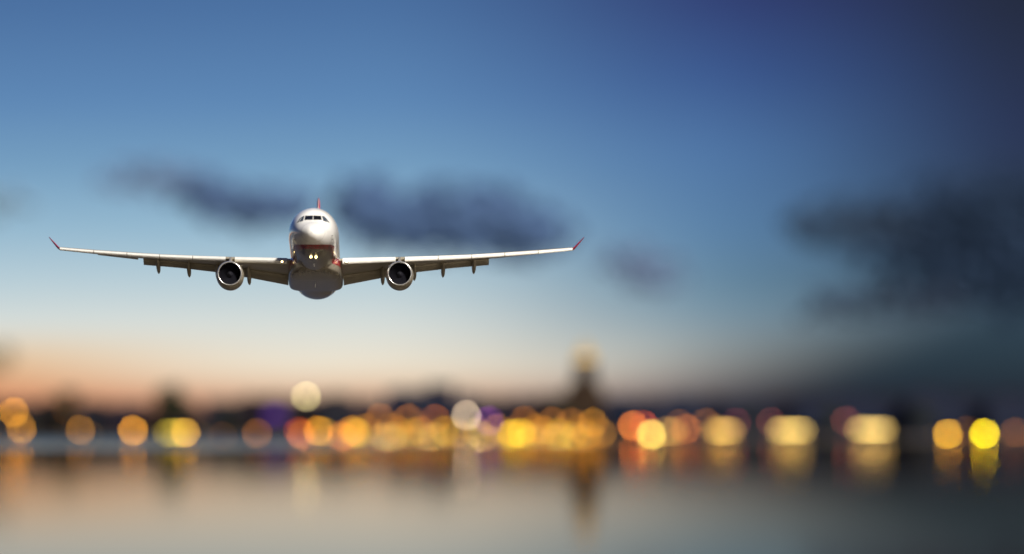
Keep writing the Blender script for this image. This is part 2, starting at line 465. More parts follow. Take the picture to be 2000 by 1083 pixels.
def build_wing(sg):
    dus = [30, 45, 60, 80, 100, 125, 150, 166, 185, 210, 240, 273, 300, 330, 348, 375, 400, 430, 460, 485, 501]
    rings = []
    for du in dus:
        sl, a, b, t = wing_geo(du)
        h = a.z - b.z; ch = chord(du)
        le = (sl + 0.30 * h + .12, (a.z + b.z) / 2 + .08 * h)
        cut = 0.80
        te = (le[0] + (t.y - le[0]) * cut, le[1] + (t.z - le[1]) * cut)
        rings.append(airfoil(a.x, le, te, h * .60, h * .42, sg, 10, blunt=.05 * h))
    V, F = loft(rings)
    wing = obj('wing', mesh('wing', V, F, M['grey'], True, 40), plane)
    # slats: curved strips along the leading edge
    for d0_, d1_ in ((54, 157), (175, 239), (240.2, 304), (305.2, 368), (369.2, 433), (434.2, 500)):
        rr = []
        for k in range(7):
            du = d0_ + (d1_ - d0_) * k / 6
            sl, a, b, t = wing_geo(du); h = a.z - b.z
            arc_o, arc_i = [], []
            for j in range(9):
                th = math.radians(-62 + 152 * j / 8)             # from the lower lip up over the nose to the top
                yy = sl + .62 * h - math.cos(th) * .62 * h + max(0, th) * .35 * h
                zz = (a.z + b.z) / 2 - .02 * h + math.sin(th) * .52 * h
                arc_o.append((sg * a.x, yy, zz)); arc_i.append((sg * a.x, yy + .035 * (1.6 - j * .1), zz - .012))
            rr.append(arc_o + arc_i[::-1])
        V, F = loft(rr)
        obj('slat', mesh('slat', V, F, M['slat'], True, 40), wing)
    # flaps
    for d0_, d1_ in ((55, 146), (147.5, 339)):
        rr = []
        n = 8
        for k in range(n + 1):
            du = d0_ + (d1_ - d0_) * k / n
            sl, a, b, t = wing_geo(du); ch = chord(du)
            te = P(617 + du, interp(FLAP, du), s_te(du) + .10 * ch)
            w78 = (sl + (t.y - sl) * .74, (a.z + b.z) / 2 + (t.z - (a.z + b.z) / 2) * .74 - .10 * (a.z - b.z) - .05)
            rr.append(airfoil(a.x, w78, (te.y, te.z), .045 * ch * .5 + .05, .035 * ch * .5 + .03, sg, 7, blunt=.012))
        V, F = loft(rr)
        obj('flap', mesh('flap', V, F, M['flap'], True, 40), wing)
    # aileron: drooped on the one wing, level on the other
    for d0_, d1_ in ((349.5, 428), (429, 498)):
        rr = []
        for k in range(5):
            du = d0_ + (d1_ - d0_) * k / 4
            sl, a, b, t = wing_geo(du)
            dv = (2.0 if d0_ < 400 else 0.6) if sg < 0 else -0.9
            te = P(617 + du, interp(TE, du) + dv, s_te(du))
            m_ = (a.z + b.z) / 2 + .08 * (a.z - b.z)
            w78 = (sl + (t.y - sl) * .79, m_ + (t.z - m_) * .79)
            rr.append(airfoil(a.x, w78, (te.y, te.z), .055, .05, sg, 6, blunt=.008))
        V, F = loft(rr)
        obj('aileron', mesh('aileron', V, F, M['grey'], True, 40), wing)
    # flap track fairings
    for du, vt in ((132, 557.0), (194, 548.5), (250, 542.2), (310, 535.3)):
        sl, a, b, t = wing_geo(du); ch = chord(du)
        tip = P(617 + du, vt, s_te(du) + .30 * ch)
        st0 = (sl + .42 * ch, b.z + (t.z - b.z) * .42 + .02)
        k = SC
        body = P(617 + du, vt - 9.5, s_te(du) + .02 * ch)
        ctr = [((st0[0], st0[1]), .03, .03), ((st0[0] + .10 * ch, st0[1] - .16), .15, .20), ((sl + .72 * ch, (st0[1] + body.z) / 2 - .12), .235, .40), ((body.y, body.z + .10), .24, .46),
               ((body.y + (tip.y - body.y) * .45, body.z + (tip.z - body.z) * .42 + .05), .20, .32), ((body.y + (tip.y - body.y) * .8, body.z + (tip.z - body.z) * .8), .11, .15), ((tip.y, tip.z), .015, .015)]
        rr = [[(sg * a.x + w * math.cos(2 * PI * i / 14), c[0], c[1] + h * math.sin(2 * PI * i / 14)) for i in range(14)] for c, w, h in ctr]
        V, F = loft(rr)
        obj('flap_track_fairing', mesh('flap_track_fairing', V, F, M['flap'], True, 50), wing)
    # winglet
    ra, rb = P(617 + 500, 486.5, 37.0), P(617 + 503.5, 485.0, 37.6)
    tp = P(617 + 522, 463.5, 39.0)
    def wl(c, y0, y1, th):
        return [(sg * (c.x + dx), y, c.z + dz) for y, dx, dz in ((y0, 0, 0), (y0 + (y1 - y0) * .3, th * .8, -th * .6), (y1, 0, 0), (y0 + (y1 - y0) * .3, -th * .8, th * .6))]
    V, F = loft([wl(ra, 36.4, 38.9, .15), wl(rb, 36.9, 39.2, .13), wl(rb.lerp(tp, .5), 38.0, 39.75, .09), wl(tp, 39.1, 40.1, .04)])
    obj('winglet', mesh('winglet', V, F, M['red'], True, 30), wing)
    # wing root landing light in its fixed leading edge
    du = 64 if sg < 0 else 62
    c = P(617 + du, 511.5, s_le(du) - .40)
    V, F = lathe([(-.02, .0), (-.02, .08), (0.02, .115), (.05, .12)], 20, 'Y', (sg * c.x, c.y, c.z))
    lt = obj('landing_light', mesh('landing_light', V, F, M['landing'], True), wing)
    V, F = lathe([(-.03, .125), (-.05, .14), (.0, .165), (.5, .18)], 20, 'Y', (sg * c.x, c.y, c.z))
    obj('light_housing', mesh('light_housing', V, F, M['lip'], True), lt)
    # engine
    ec = P(617 + 166, 534.5, 19.5); cx, cz = sg * ec.x, ec.z
    C = (cx, 19.5, cz)
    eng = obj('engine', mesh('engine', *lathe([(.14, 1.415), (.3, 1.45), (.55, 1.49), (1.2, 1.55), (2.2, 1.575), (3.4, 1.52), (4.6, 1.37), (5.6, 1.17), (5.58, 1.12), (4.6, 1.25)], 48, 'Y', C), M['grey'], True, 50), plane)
    obj('intake_lip', mesh('intake_lip', *lathe([(.14, 1.418), (.07, 1.39), (.015, 1.345), (0, 1.305), (.015, 1.265), (.07, 1.235), (.16, 1.22)], 48, 'Y', C), M['lip'], True), eng)
    obj('intake_duct', mesh('intake_duct', *lathe([(.16, 1.219), (.5, 1.205), (.9, 1.205), (1.35, 1.215), (1.36, .2)], 48, 'Y', C), M['duct'], True, 40), eng)
    parts = []
    for k in range(24):
        t0 = 2 * PI * k / 24; ring = []
        for r_, tw, w_ in ((.34, .15, .10), (.75, .55, .13), (1.19, .95, .17)):
            for s in (-1, 1):
                dt = s * w_ * math.sin(tw + .5) / r_; dy = s * w_ * math.cos(tw)
                ring.append((cx + r_ * math.cos(t0 + dt), 19.5 + 1.12 + dy, cz + r_ * math.sin(t0 + dt)))
        parts.append((ring, [(0, 1, 3, 2), (2, 3, 5, 4)]))
    obj('fan', mesh('fan', *join(parts), M['blade'], True), eng)
    spn = obj('spinner', mesh('spinner', *lathe([(.52, .0), (.55, .05), (.72, .19), (.95, .33), (1.15, .38)], 24, 'Y', C), M['spin'], True), eng)
    sp = []
    for k in range(9):
        t = k / 8 * 1.5 * PI; y = .60 + .035 * k; r_ = interp([(.55, .05), (.72, .19), (.95, .33)], y) + .012
        for w_ in (0, .035): sp.append((cx + (r_ + w_ * .7) * math.cos(t), 19.5 + y + w_ - .008, cz + (r_ + w_ * .7) * math.sin(t)))
    obj('spiral_mark', mesh('spiral_mark', sp, [(2 * i, 2 * i + 1, 2 * i + 3, 2 * i + 2) for i in range(8)], M['mark']), spn)
    obj('exhaust_cone', mesh('exhaust_cone', *lathe([(4.6, .95), (5.8, .82), (6.6, .62), (6.55, .5), (7.6, .05)], 32, 'Y', C), M['hot'], True, 50), eng)
    # pylon from the nacelle crown up over the wing leading edge
    sl, a, b, t = wing_geo(166)
    rr = []
    for y, w_, z0, z1 in ((21.0, .04, cz + 1.40, cz + 1.58), (22.2, .17, cz + 1.35, cz + 1.80), (24.0, .19, cz + 1.2, a.z - .16), (25.2, .19, cz + 1.0, a.z - .05), (26.6, .16, cz + .9, a.z - .15), (29.5, .06, b.z - .7, b.z - .2)):
        rr.append([(cx + w_ * c_, y, z0 + (z1 - z0) * q_) for c_, q_ in ((-1, 0), (-1, .8), (-.5, 1), (.5, 1), (1, .8), (1, 0))])
    V, F = loft(rr)
    obj('pylon', mesh('pylon', V, F, M['grey'], True, 40), eng)
    # nacelle strake
    V, F = loft([[(cx - sg * 1.15, 20.9, cz + 1.08), (cx - sg * 1.13, 20.9, cz + 1.04), (cx - sg * 1.16, 20.9, cz + 1.04)],
                 [(cx - sg * 1.48, 22.3, cz + 1.32), (cx - sg * 1.08, 22.3, cz + 1.02), (cx - sg * 1.12, 22.3, cz + 1.0)]])
    obj('nacelle_strake', mesh('nacelle_strake', V, F, M['grey']), eng)
for sg in (-1, 1): build_wing(sg)

# fin and tailplane
ft = P(617, 387.3, 57.6)
def finring(y0, y1, z, th):
    r = []
    for t, w in ((0, 0), (.04, .5), (.15, .85), (.35, 1), (.65, .7), (1, .03)): r.append((th * w, y0 + (y1 - y0) * t, z))
    for t, w in ((.65, .7), (.35, 1), (.15, .85), (.04, .5)): r.append((-th * w, y0 + (y1 - y0) * t, z))
    return r
rr = [finring(47.5 + (57.2 - 47.5) * k, 58.6 + (61.2 - 58.6) * k, 2.3 + (ft.z - .12 - 2.3) * k, .34 - .17 * k) for k in (0, .2, .4, .6, .8, .97)]
rr.append(finring(57.4, 61.2, ft.z, .06))
fin = obj('tail_fin', mesh('tail_fin', *loft(rr), M['red'], True, 50), plane)
rr = []
for k in (.05, .3, .6, .9, .985):
    y0 = 47.5 + 9.7 * k; z = 2.3 + (ft.z - .12 - 2.3) * k; th = (.34 - .17 * k) * .26
    rr.append([(th * .95, y0 + .16, z), (th * .75, y0 - .03, z), (0, y0 - .11, z), (-th * .75, y0 - .03, z), (-th * .95, y0 + .16, z)])
obj('fin_leading_edge', mesh('fin_leading_edge', *loft(rr), M['slat'], True, 60), fin)
for sg in (-1, 1):
    rr = [airfoil(x, (53.6 + (x - .8) * .60, 1.62 + (x - .8) * .085), (58.9 + (x - .8) * .24, 1.60 + (x - .8) * .085), .28 - .018 * x, .28 - .018 * x, sg, 7, blunt=.01) for x in (.8, 3, 6, 9.2, 9.6)]
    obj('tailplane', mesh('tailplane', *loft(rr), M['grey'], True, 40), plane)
# twin lamps under the nose
for du, v in ((-5.0, 502.3), (5.0, 502.8)):
    sta = min((k * .05 for k in range(40, 220)), key=lambda q: abs(fus(q)[1] * math.sqrt(max(0, 1 - (du / SC / fus(q)[2]) ** 2)) - P(617 + du, v, q).z - .06))
    c = P(617 + du, v, sta)
    lt = obj('taxi_light', mesh('taxi_light', *lathe([(-.02, 0), (-.02, .09), (.02, .125), (.05, .13)], 20, 'Y', (c.x, c.y, c.z)), M['landing'], True), plane)
    obj('light_housing', mesh('light_housing', *lathe([(.0, .162), (-.26, .185), (-.26, .20), (.02, .21), (.30, .16), (.45, .02)], 20, 'Y', (c.x, c.y, c.z)), M['dark'], True), lt)  # front rim extended as an added hood to screen the lamp's reflection in the skin
# blade antennas along the belly and the drain mast
for s, z in ((12.0, -2.82), (27.0, -3.16)):
    V, F = loft([[(-.03, s, z + .05), (.03, s, z + .05), (.03, s + .5, z + .05), (-.03, s + .5, z + .05)], [(-.012, s + .22, z - .32), (.012, s + .22, z - .32), (.012, s + .48, z - .32), (-.012, s + .48, z - .32)]])
    obj('blade_antenna', mesh('blade_antenna', V, F, M['white']), plane)

# ------------------------------------------------------------------ far shore
ORD = ['first', 'second', 'third', 'fourth', 'fifth', 'sixth', 'seventh', 'eighth', 'ninth', 'tenth', 'eleventh', 'twelfth', 'thirteenth', 'fourteenth', 'fifteenth', 'sixteenth', 'seventeenth',
       'eighteenth', 'nineteenth', 'twentieth']
def ordinal(k):
    if k < 20: return ORD[k]
    tens = {2: 'twenty', 3: 'thirty', 4: 'forty'}[(k + 1) // 10]
    if (k + 1) % 10 == 0: return tens[:-1] + 'ieth'
    return tens + '-' + ORD[(k + 1) % 10 - 1]
WALLS = [plain('render_' + n, c, .9, scale=.15) for n, c in (('umber', (.018, .013, .012)), ('slate', (.012, .013, .02)), ('plum', (.016, .011, .018)), ('navy', (.012, .016, .034)))]
ROOFS = [plain('roof_' + n, c, .8, scale=.3) for n, c in (('brown', (.016, .010, .009)), ('slate', (.011, .012, .018)))]
PANE = plain('dark_window_glass', (.02, .022, .03), .1)
LITP = glowing('lit_window', (1.0, .55, .18), 1.2)
win_me = mesh('window', *box(-.6, .6, -.12, 0.02, 0, 1.5), PANE)
win_lit = mesh('window', *box(-.6, .6, -.12, 0.02, 0, 1.5), LITP)
def building(name, u0, u1, vtop, Y, wall, roof, style, label, cat='building', depth=11, lit=0.06, group='buildings along the far shore'):
    a, b = at(u0, 860, Y), at(u1, 860, Y)
    x0, x1 = a.x, b.x; cx = (x0 + x1) / 2
    h = at(u0, vtop - 24, Y).z - .9
    e = empty(name, (cx, Y, .9)); tag(e, label, cat, group)
    w = x1 - x0; hw = w / 2
    rh = 0 if style == 'flat' else min(4.5, .32 * depth)
    eh = h - rh
    obj('wall', mesh('wall', *box(-hw, hw, 0, depth, -.3, eh), wall), e)
    if style == 'flat':
        V, F = join([box(-hw - .3, hw + .3, -.3, depth + .3, eh, eh + .35), box(-hw * .3, hw * .25, 3, 6, eh + .35, eh + 1.6)])
    elif style == 'gable':
        V = [(-hw - .4, -.5, eh), (hw + .4, -.5, eh), (hw + .4, depth + .5, eh), (-hw - .4, depth + .5, eh), (-hw - .4, depth / 2, eh + rh), (hw + .4, depth / 2, eh + rh)]
        F = [(0, 1, 5, 4), (2, 3, 4, 5), (0, 4, 3), (1, 2, 5), (0, 3, 2, 1)]
    else:
        k = min(hw * .8, depth / 2)
        V = [(-hw - .4, -.5, eh), (hw + .4, -.5, eh), (hw + .4, depth + .5, eh), (-hw - .4, depth + .5, eh), (-hw + k, depth / 2, eh + rh), (hw - k, depth / 2, eh + rh)]
        F = [(0, 1, 5, 4), (2, 3, 4, 5), (0, 4, 3), (1, 2, 5), (0, 3, 2, 1)]
    rf = obj('roof', mesh('roof', V, F, roof), e)
    if style != 'flat':
        obj('chimney', mesh('chimney', *box(-hw * .5 - .5, -hw * .5 + .5, depth * .3, depth * .3 + .9, eh + rh * .3, eh + rh + 1.0), wall), rf)
    ncol = max(2, min(5, int(w / 3.6))); nrow = max(1, min(4, int(eh / 3.6)))
    for r in range(nrow):
        for c in range(ncol):
            me = win_lit if r == 0 and random.random() < lit else win_me
            obj('window', me, e, loc=(-hw + w * (c + .5) / ncol, 0, 1.0 + r * (eh - .8) / nrow))
    obj('door', mesh('door', *box(-.7 + hw * .1, .7 + hw * .1, -.08, .03, -.2, .75), ROOFS[0]), e)
    return e
# skyline runs: (u0, u1, vtop)
sky_runs = [(-60, 12, 806), (14, 70, 812), (72, 118, 800), (120, 150, 790), (152, 215, 806), (217, 286, 812), (288, 400, 816), (402, 468, 806), (470, 512, 801),
            (562, 622, 803), (624, 690, 798), (692, 752, 801), (754, 806, 788), (808, 832, 782), (834, 884, 774), (886, 940, 790), (942, 986, 800), (988, 1048, 801), (1050, 1100, 794),
            (1186, 1240, 802), (1242, 1300, 797), (1302, 1362, 799), (1364, 1424, 795), (1426, 1486, 802), (1488, 1556, 796), (1558, 1626, 790), (1628, 1700, 798), (1702, 1776, 792), (1778, 1850, 790),
            (1852, 1930, 786), (1932, 2010, 795), (2012, 2080, 790)]
styles = ['gable', 'flat', 'hip']
lookw = {'gable': 'gabled house', 'flat': 'flat-roofed block', 'hip': 'hip-roofed house'}
for k, (u0, u1, vt) in enumerate(sky_runs):
    stl = styles[(k * 7 + k // 3) % 3]
    navy = 754 <= u0 <= 890 or 1186 <= u0
    wl = WALLS[3] if navy else WALLS[k % 3]
    Y = SHORE + 34 + (k * 37 % 5) * 6
    nm = {'gable': 'gabled_house', 'flat': 'apartment_block', 'hip': 'town_house'}[stl]
    building(nm, u0 - 1, u1 + 1, vt, Y, wl, ROOFS[k % 2], stl, 'blurred dark %s on the far shore, %s building from the photo\'s left edge' % (lookw[stl], ordinal(k)))

# the purple-lit hall
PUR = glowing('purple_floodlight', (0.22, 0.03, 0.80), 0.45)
b = building('purple_hall', 514, 560, 800, SHORE + 30, WALLS[2], ROOFS[1], 'flat', 'dark waterfront hall whose upper wall glows purple', 'building', lit=0)
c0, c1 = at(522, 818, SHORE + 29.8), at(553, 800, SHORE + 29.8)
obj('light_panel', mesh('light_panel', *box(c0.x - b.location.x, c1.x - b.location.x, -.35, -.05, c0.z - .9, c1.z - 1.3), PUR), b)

# the church tower
def tower():
    Y = SHORE + 55
    c = at(1143, 864, Y); e = empty('church_tower', (c.x, Y, .9))
    tag(e, 'tall dark church tower with a gold lit crown rising over the skyline', 'tower')
    def zz(v): return at(1143, 864 - (864 - v) * 1.13, Y).z - .9
    brick = plain('tower_brick', (.028, .018, .012), .9, scale=.2)
    gold = plain('gilded_copper', (.55, .36, .08), .4, .3)
    m = 1.3 / 3.95
    obj('nave', mesh('nave', *join([box(-36 * m, 34 * m, 1, 16, -.3, zz(800)), ([(-37 * m, .5, zz(800)), (35 * m, .5, zz(800)), (35 * m, 16.5, zz(800)), (-37 * m, 16.5, zz(800)), (-26 * m, 8.5, zz(762)), (22 * m, 8.5, zz(762))],
        [(0, 1, 5, 4), (2, 3, 4, 5), (0, 4, 3), (1, 2, 5), (0, 3, 2, 1)])]), brick), e)
    sh = obj('shaft', mesh('shaft', *join([box(-18 * m, 18 * m, 0, 36 * m, -.3, zz(760)), box(-16 * m, 16 * m, 2 * m, 34 * m, zz(760), zz(726)), box(-17.5 * m, 17.5 * m, .5 * m, 35.5 * m, zz(726), zz(723))]), brick), e)
    for x in (-7, 7): obj('louvre_window', mesh('louvre_window', *box((x - 3) * m, (x + 3) * m, 1.4 * m, 2.5 * m, zz(750), zz(734)), PANE), sh)
    cen = (0, 18 * m, 0)
    obj('lantern', mesh('lantern', *lathe([(zz(723), 12 * m), (zz(712), 12 * m), (zz(711), 13.5 * m), (zz(708), 11 * m), (zz(702), 5 * m), (zz(694), 1.5 * m), (zz(686), .3 * m)], 8, 'Z', cen), gold, True, 30), e)
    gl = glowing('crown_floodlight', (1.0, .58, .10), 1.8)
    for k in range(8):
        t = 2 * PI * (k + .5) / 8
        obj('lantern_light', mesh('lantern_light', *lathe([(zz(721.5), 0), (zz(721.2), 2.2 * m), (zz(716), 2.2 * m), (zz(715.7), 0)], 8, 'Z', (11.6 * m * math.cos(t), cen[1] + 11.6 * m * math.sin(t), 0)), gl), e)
tower()

# lit pavilions on the quay: wide ribbon windows
def pavilion(u0, u1, v, col, amp, label):
    Y = SHORE + 9
    a, b_ = at(u0, v, Y), at(u1, v, Y)
    hw = (b_.x - a.x) / 2; cx = (a.x + b_.x) / 2; z = a.z - .9
    e = empty('quay_pavilion', (cx, Y, .9)); tag(e, label, 'pavilion', 'lit pavilions on the quay')
    wall = WALLS[1]
    obj('wall', mesh('wall', *box(-hw - .8, hw + .8, .1, 5, -.3, z + 1.5), wall), e)
    V, F = box(-hw - 1.6, hw + 1.6, -1.2, 6, z + 1.5, z + 1.9)
    obj('roof', mesh('roof', V, F, ROOFS[1]), e)
    g = glowing('ribbon_window_glow', col, amp)
    n = max(3, int(2 * hw / 2.6))
    for k in range(n):
        x0 = -hw + 2 * hw * k / n
        f = obj('window', mesh('window', *box(x0 + .06, x0 + 2 * hw / n - .06, -.06, .11, z - .55, z + .55), g), e)
        obj('mullion', mesh('mullion', *box(x0 + 2 * hw / n - .06, x0 + 2 * hw / n + .06, -.14, .12, z - .8, z + .8), ROOFS[0]), f)
pavilion(322, 360, 846, (.36, .26, .02), 18.0, 'low quay pavilion with a dull olive glow between two amber lamps')
pavilion(1294, 1322, 843, (1.0, .55, .12), 6.5, 'short lit pavilion tight beside the bright yellow quay lamp')
pavilion(1393, 1433, 842, (1.0, .60, .13), 10.0, 'pale yellow lit pavilion, shortest of the three separate glowing bars')
pavilion(1517, 1573, 841, (1.0, .66, .17), 10.0, 'pale yellow lit pavilion, middle one of the three separate glowing bars')
pavilion(1673, 1733, 839, (1.0, .66, .18), 10.0, 'pale yellow lit pavilion, longest bar, nearest the yellow lamp pair')

# lamps: image place, colour, brightness of the blur disc, label
AMB = (1.0, .40, .025); PALE = (1.0, .62, .16); YEL = (1.0, .60, .02); ORG = (1.0, .26, .04); BRN = (1.0, .34, .06); PUR_ = (.7, .15, .9); CRM = (1.0, .74, .48); RED_ = (1.0, .12, .04)
lamps = [
    (27, 805, AMB, .36, 'amber lamp at the photo\'s left edge, upper of two overlapping'),
    (42, 838, AMB, .28, 'amber lamp at the photo\'s left edge, lower of two overlapping'),
    (130, 802, BRN, .018, 'very faint brown lamp just above the dim lamp near the left edge'),
    (157, 840, AMB, .17, 'dim amber lamp standing alone, third from the left edge'),
    (260, 841, AMB, .48, 'bright amber lamp just left of the olive pavilion'),
    (362, 845, (1.0, .48, .05), .42, 'amber lamp at the right end of the olive pavilion'),
    (435, 852, BRN, .022, 'very faint brown lamp between the olive pavilion and the purple hall'),
    (502, 847, BRN, .12, 'dim brown lamp left of the purple hall'),
    (598, 775, (1.0, .84, .36), .30, 'pale yellow lamp on the tallest mast, high above the others'),
    (583, 843, RED_, .14, 'reddish lamp below the tall pale mast lamp'),
    (590, 850, ORG, .22, 'orange lamp close beside the reddish lamp'),
    (622, 842, AMB, .40, 'amber lamp next right of the reddish lamp'),
    (633, 844, YEL, .10, 'dull yellow lamp overlapping the amber lamp below the tall mast'),
    (668, 852, ORG, .34, 'orange lamp at the foot of the amber cluster'),
    (688, 842, AMB, .40, 'strong amber lamp in the cluster right of the tall mast'),
    (697, 846, YEL, .26, 'yellow lamp in the middle of the amber cluster'),
    (742, 817, BRN, .14, 'dim brown lamp in the upper row, first right of the tall mast'),
    (798, 818, BRN, .15, 'dim brown lamp in the upper row, second right of the tall mast'),
    (850, 819, ORG, .14, 'dim russet lamp in the upper row, just left of the cream lamp'),
    (911, 812, CRM, .42, 'large bright cream pink lamp above the pale row'),
    (955, 822, PUR_, .12, 'purple lamp just right of the cream pink lamp'),
    (1025, 822, BRN, .13, 'dim brown lamp behind the golden pair'),
    (1078, 824, BRN, .12, 'dim brown lamp left of the church tower'),
    (1116, 826, BRN, .14, 'dim brown lamp below the left side of the church tower'),
    (1158, 826, AMB, .20, 'brown amber lamp below the right side of the church tower'),
    (1132, 838, AMB, .09, 'faint amber lamp at the church tower\'s foot'),
    (1000, 848, YEL, .42, 'golden lamp, left one of the bright pair in the pale row'),
    (1018, 846, YEL, .36, 'golden lamp, right one of the bright pair in the pale row'),
    (716, 838, AMB, .16, 'amber lamp at the upper left start of the pale row'),
    (778, 843, AMB, .13, 'dull amber lamp above the pale row under the second brown lamp'),
    (822, 841, AMB, .16, 'amber lamp above the pale row, left of the russet lamp'),
    (868, 842, YEL, .18, 'dull yellow lamp above the pale row, below the russet lamp'),
    (890, 846, AMB, .14, 'amber lamp above the pale row, at the cream lamp\'s left foot'),
    (932, 845, YEL, .14, 'dull yellow lamp at the cream lamp\'s right foot'),
    (1062, 842, AMB, .18, 'amber lamp just right of the golden pair'),
    (1092, 845, YEL, .16, 'dull yellow lamp between the golden pair and the church tower'),
    (648, 857, PALE, .14, 'pale lamp low between the amber lamp and the amber cluster'),
    (704, 859, PALE, .16, 'pale lamp low at the right edge of the amber cluster'),
    (762, 835, AMB, .10, 'dull amber lamp between the first two brown lamps of the upper row'),
    (804, 846, YEL, .13, 'dull yellow lamp below the second brown lamp of the upper row'),
    (858, 858, AMB, .13, 'amber lamp low in the pale row under the russet lamp'),
    (972, 838, AMB, .15, 'amber lamp at the upper left of the golden pair'),
    (1046, 838, AMB, .15, 'amber lamp at the upper right of the golden pair'),
    (1118, 852, YEL, .13, 'dull yellow lamp low under the left side of the church tower'),
    (1146, 850, AMB, .14, 'amber lamp low under the middle of the church tower'),
    (1176, 846, AMB, .12, 'amber lamp low right of the church tower\'s foot'),
    (1210, 858, ORG, .05, 'faint brown lamp between the church tower and the red orange lamp'),
    (1236, 832, ORG, .50, 'red orange lamp right of the church tower'),
    (1258, 831, RED_, .22, 'red lamp half behind the bright yellow lamp'),
    (1272, 849, (1.0, .68, .12), .68, 'bright yellow lamp right of the church tower'),
    (1328, 829, BRN, .08, 'dim brown lamp above the short lit pavilion'),
    (1344, 862, AMB, .17, 'low amber lamp between the short pavilion and the first glowing bar'),
    (1340, 838, ORG, .20, 'orange lamp at the right end of the short pavilion'),
    (1380, 826, BRN, .10, 'dim amber lamp on the left end of the first glowing bar'),
    (1438, 826, (1.0, .2, .25), .05, 'dim plum lamp on the right end of the first glowing bar'),
    (1506, 825, (1.0, .22, .16), .06, 'dim plum lamp on the left end of the middle glowing bar'),
    (1652, 822, (1.0, .22, .16), .07, 'dim plum lamp on the left end of the longest glowing bar'),
    (1851, 848, (1.0, .50, .02), .56, 'orange yellow lamp, left of the pair near the right edge'),
    (1888, 842, BRN, .05, 'faint brown lamp between the two yellow lamps near the right edge'),
    (1923, 847, (1.0, .74, .01), .85, 'brightest yellow lamp, right of the pair near the right edge'),
    (1982, 845, BRN, .09, 'dim brown lamp cut by the photo\'s right edge'),
]
row = [(722, .20), (750, .30), (768, .28), (808, .18), (830, .10), (846, .26), (880, .14), (902, .10), (926, .14), (945, .30), (968, .18), (990, .12), (1038, .18), (1060, .10), (1082, .20), (1096, .16), (1130, .12), (1156, .08)]
row = [(u, a * 1.5) for u, a in row]
for k, (u, amp) in enumerate(row):
    lamps.append((u, 857 + random.uniform(-1.5, 1.5), PALE, amp, 'pale yellow lamp in the low crowded row, %s from the row\'s left end' % ordinal(k)))
IRON = plain('lamp_iron', (.03, .03, .032), .5, .5)
LR = 0.85
def sphere(r, n=20, m=12):
    return lathe([(-r * math.cos(PI * k / m), max(1e-4, r * math.sin(PI * k / m))) for k in range(m + 1)], n, 'Z')
globe_v, globe_f = sphere(LR)
cap_me = mesh('lamp_cap', *lathe([(LR * .86, .55), (LR * .98, .5), (LR * 1.2, .12), (LR * 1.35, .02)], 12, 'Z'), IRON)
AREA = (BLUR * (1 - PLANE_D / SHORE) / 2) ** 2 / (LR * FPX / SHORE) ** 2
mats = {}
for k, (u, v, c, amp, label) in enumerate(lamps):
    Y = SHORE + 4.8 + (k * 13 % 7) * .45
    q = at(u, v, Y)
    base = 0.9
    e = empty('quay_lamp', (q.x, Y, base)); tag(e, label, 'lamp', 'out of focus lamps on the far quay')
    hz = q.z - base
    key = (c, round(amp, 3))
    if key not in mats: mats[key] = glowing('lamp_glow', c, amp * AREA)
    g = mesh('lamp_globe', globe_v, globe_f, mats[key], True)
    obj('lamp_globe', g, e, loc=(0, 0, hz))
    obj('lamp_cap', cap_me, e, loc=(0, 0, hz))
    top = max(.12, hz - LR * .97)
    obj('post', mesh('post', *lathe([(-.4, .26), (0.05, .24), (min(.5, top * .5), .13), (top, .09)], 10, 'Z'), IRON, True), e)

# trees on the far shore
BARK = plain('bark', (.05, .035, .025), .9)
LEAF = plain('dark_leaves', (.022, .026, .014), .8, scale=.6)
def tree(u, vtop, Y, wpx, label, seed):
    rnd = random.Random(seed)
    c = at(u, 864, Y); h = at(u, vtop, Y).z - .9; R = wpx / 2 / (FPX / Y)
    e = empty('shore_tree', (c.x, Y, .9)); tag(e, label, 'tree', 'trees on the far shore')
    parts = [lathe([(-.3, h * .035), (h * .25, h * .026), (h * .5, h * .018), (h * .8, .03)], 8, 'Z')]
    for k in range(7):
        t = rnd.uniform(0, 2 * PI); z0 = h * rnd.uniform(.25, .5); L = R * rnd.uniform(.5, .8); z1 = z0 + L * rnd.uniform(.5, 1.0)
        ring = lambda x, y, z, r: [(x + r * math.cos(2 * PI * i / 5), y + r * math.sin(2 * PI * i / 5), z) for i in range(5)]
        parts.append(loft([ring(0, 0, z0, h * .014), ring(L * math.cos(t), L * math.sin(t), z1, .03)]))
    obj('trunk', mesh('trunk', *join(parts), BARK, True), e)
    V, F = [], []
    clumps = []
    for k in range(26):
        d = Vector((rnd.gauss(0, 1), rnd.gauss(0, 1), rnd.gauss(0, 1))).normalized() * rnd.uniform(.35, .85)
        clumps.append(Vector((d.x * R, d.y * R, h * .62 + d.z * h * .36)))
    for cl in clumps:
        for j in range(90):
            q = cl + Vector((rnd.gauss(0, 1), rnd.gauss(0, 1), rnd.gauss(0, 1))) * R * .17
            a = Vector((rnd.gauss(0, 1), rnd.gauss(0, 1), rnd.gauss(0, 1))).normalized(); b_ = a.orthogonal().normalized(); s = R * rnd.uniform(.05, .09)
            o = len(V); V += [q + a * s, q + b_ * s * .6, q - a * s, q - b_ * s * .6]; F.append((o, o + 1, o + 2, o + 3))
    obj('crown', mesh('crown', V, F, LEAF), e)
tree(338, 742, SHORE + 24, 84, 'large round dark tree behind the olive pavilion', 1)
tree(126, 757, SHORE + 26, 50, 'slim dark tree above the faint lamp near the left edge', 2)
tree(60, 800, SHORE + 22, 40, 'low dark tree close to the left edge', 3)
tree(455, 803, SHORE + 22, 44, 'low dark tree left of the purple hall', 4)
tree(1098, 788, SHORE + 22, 40, 'dark tree against the left side of the church', 5)
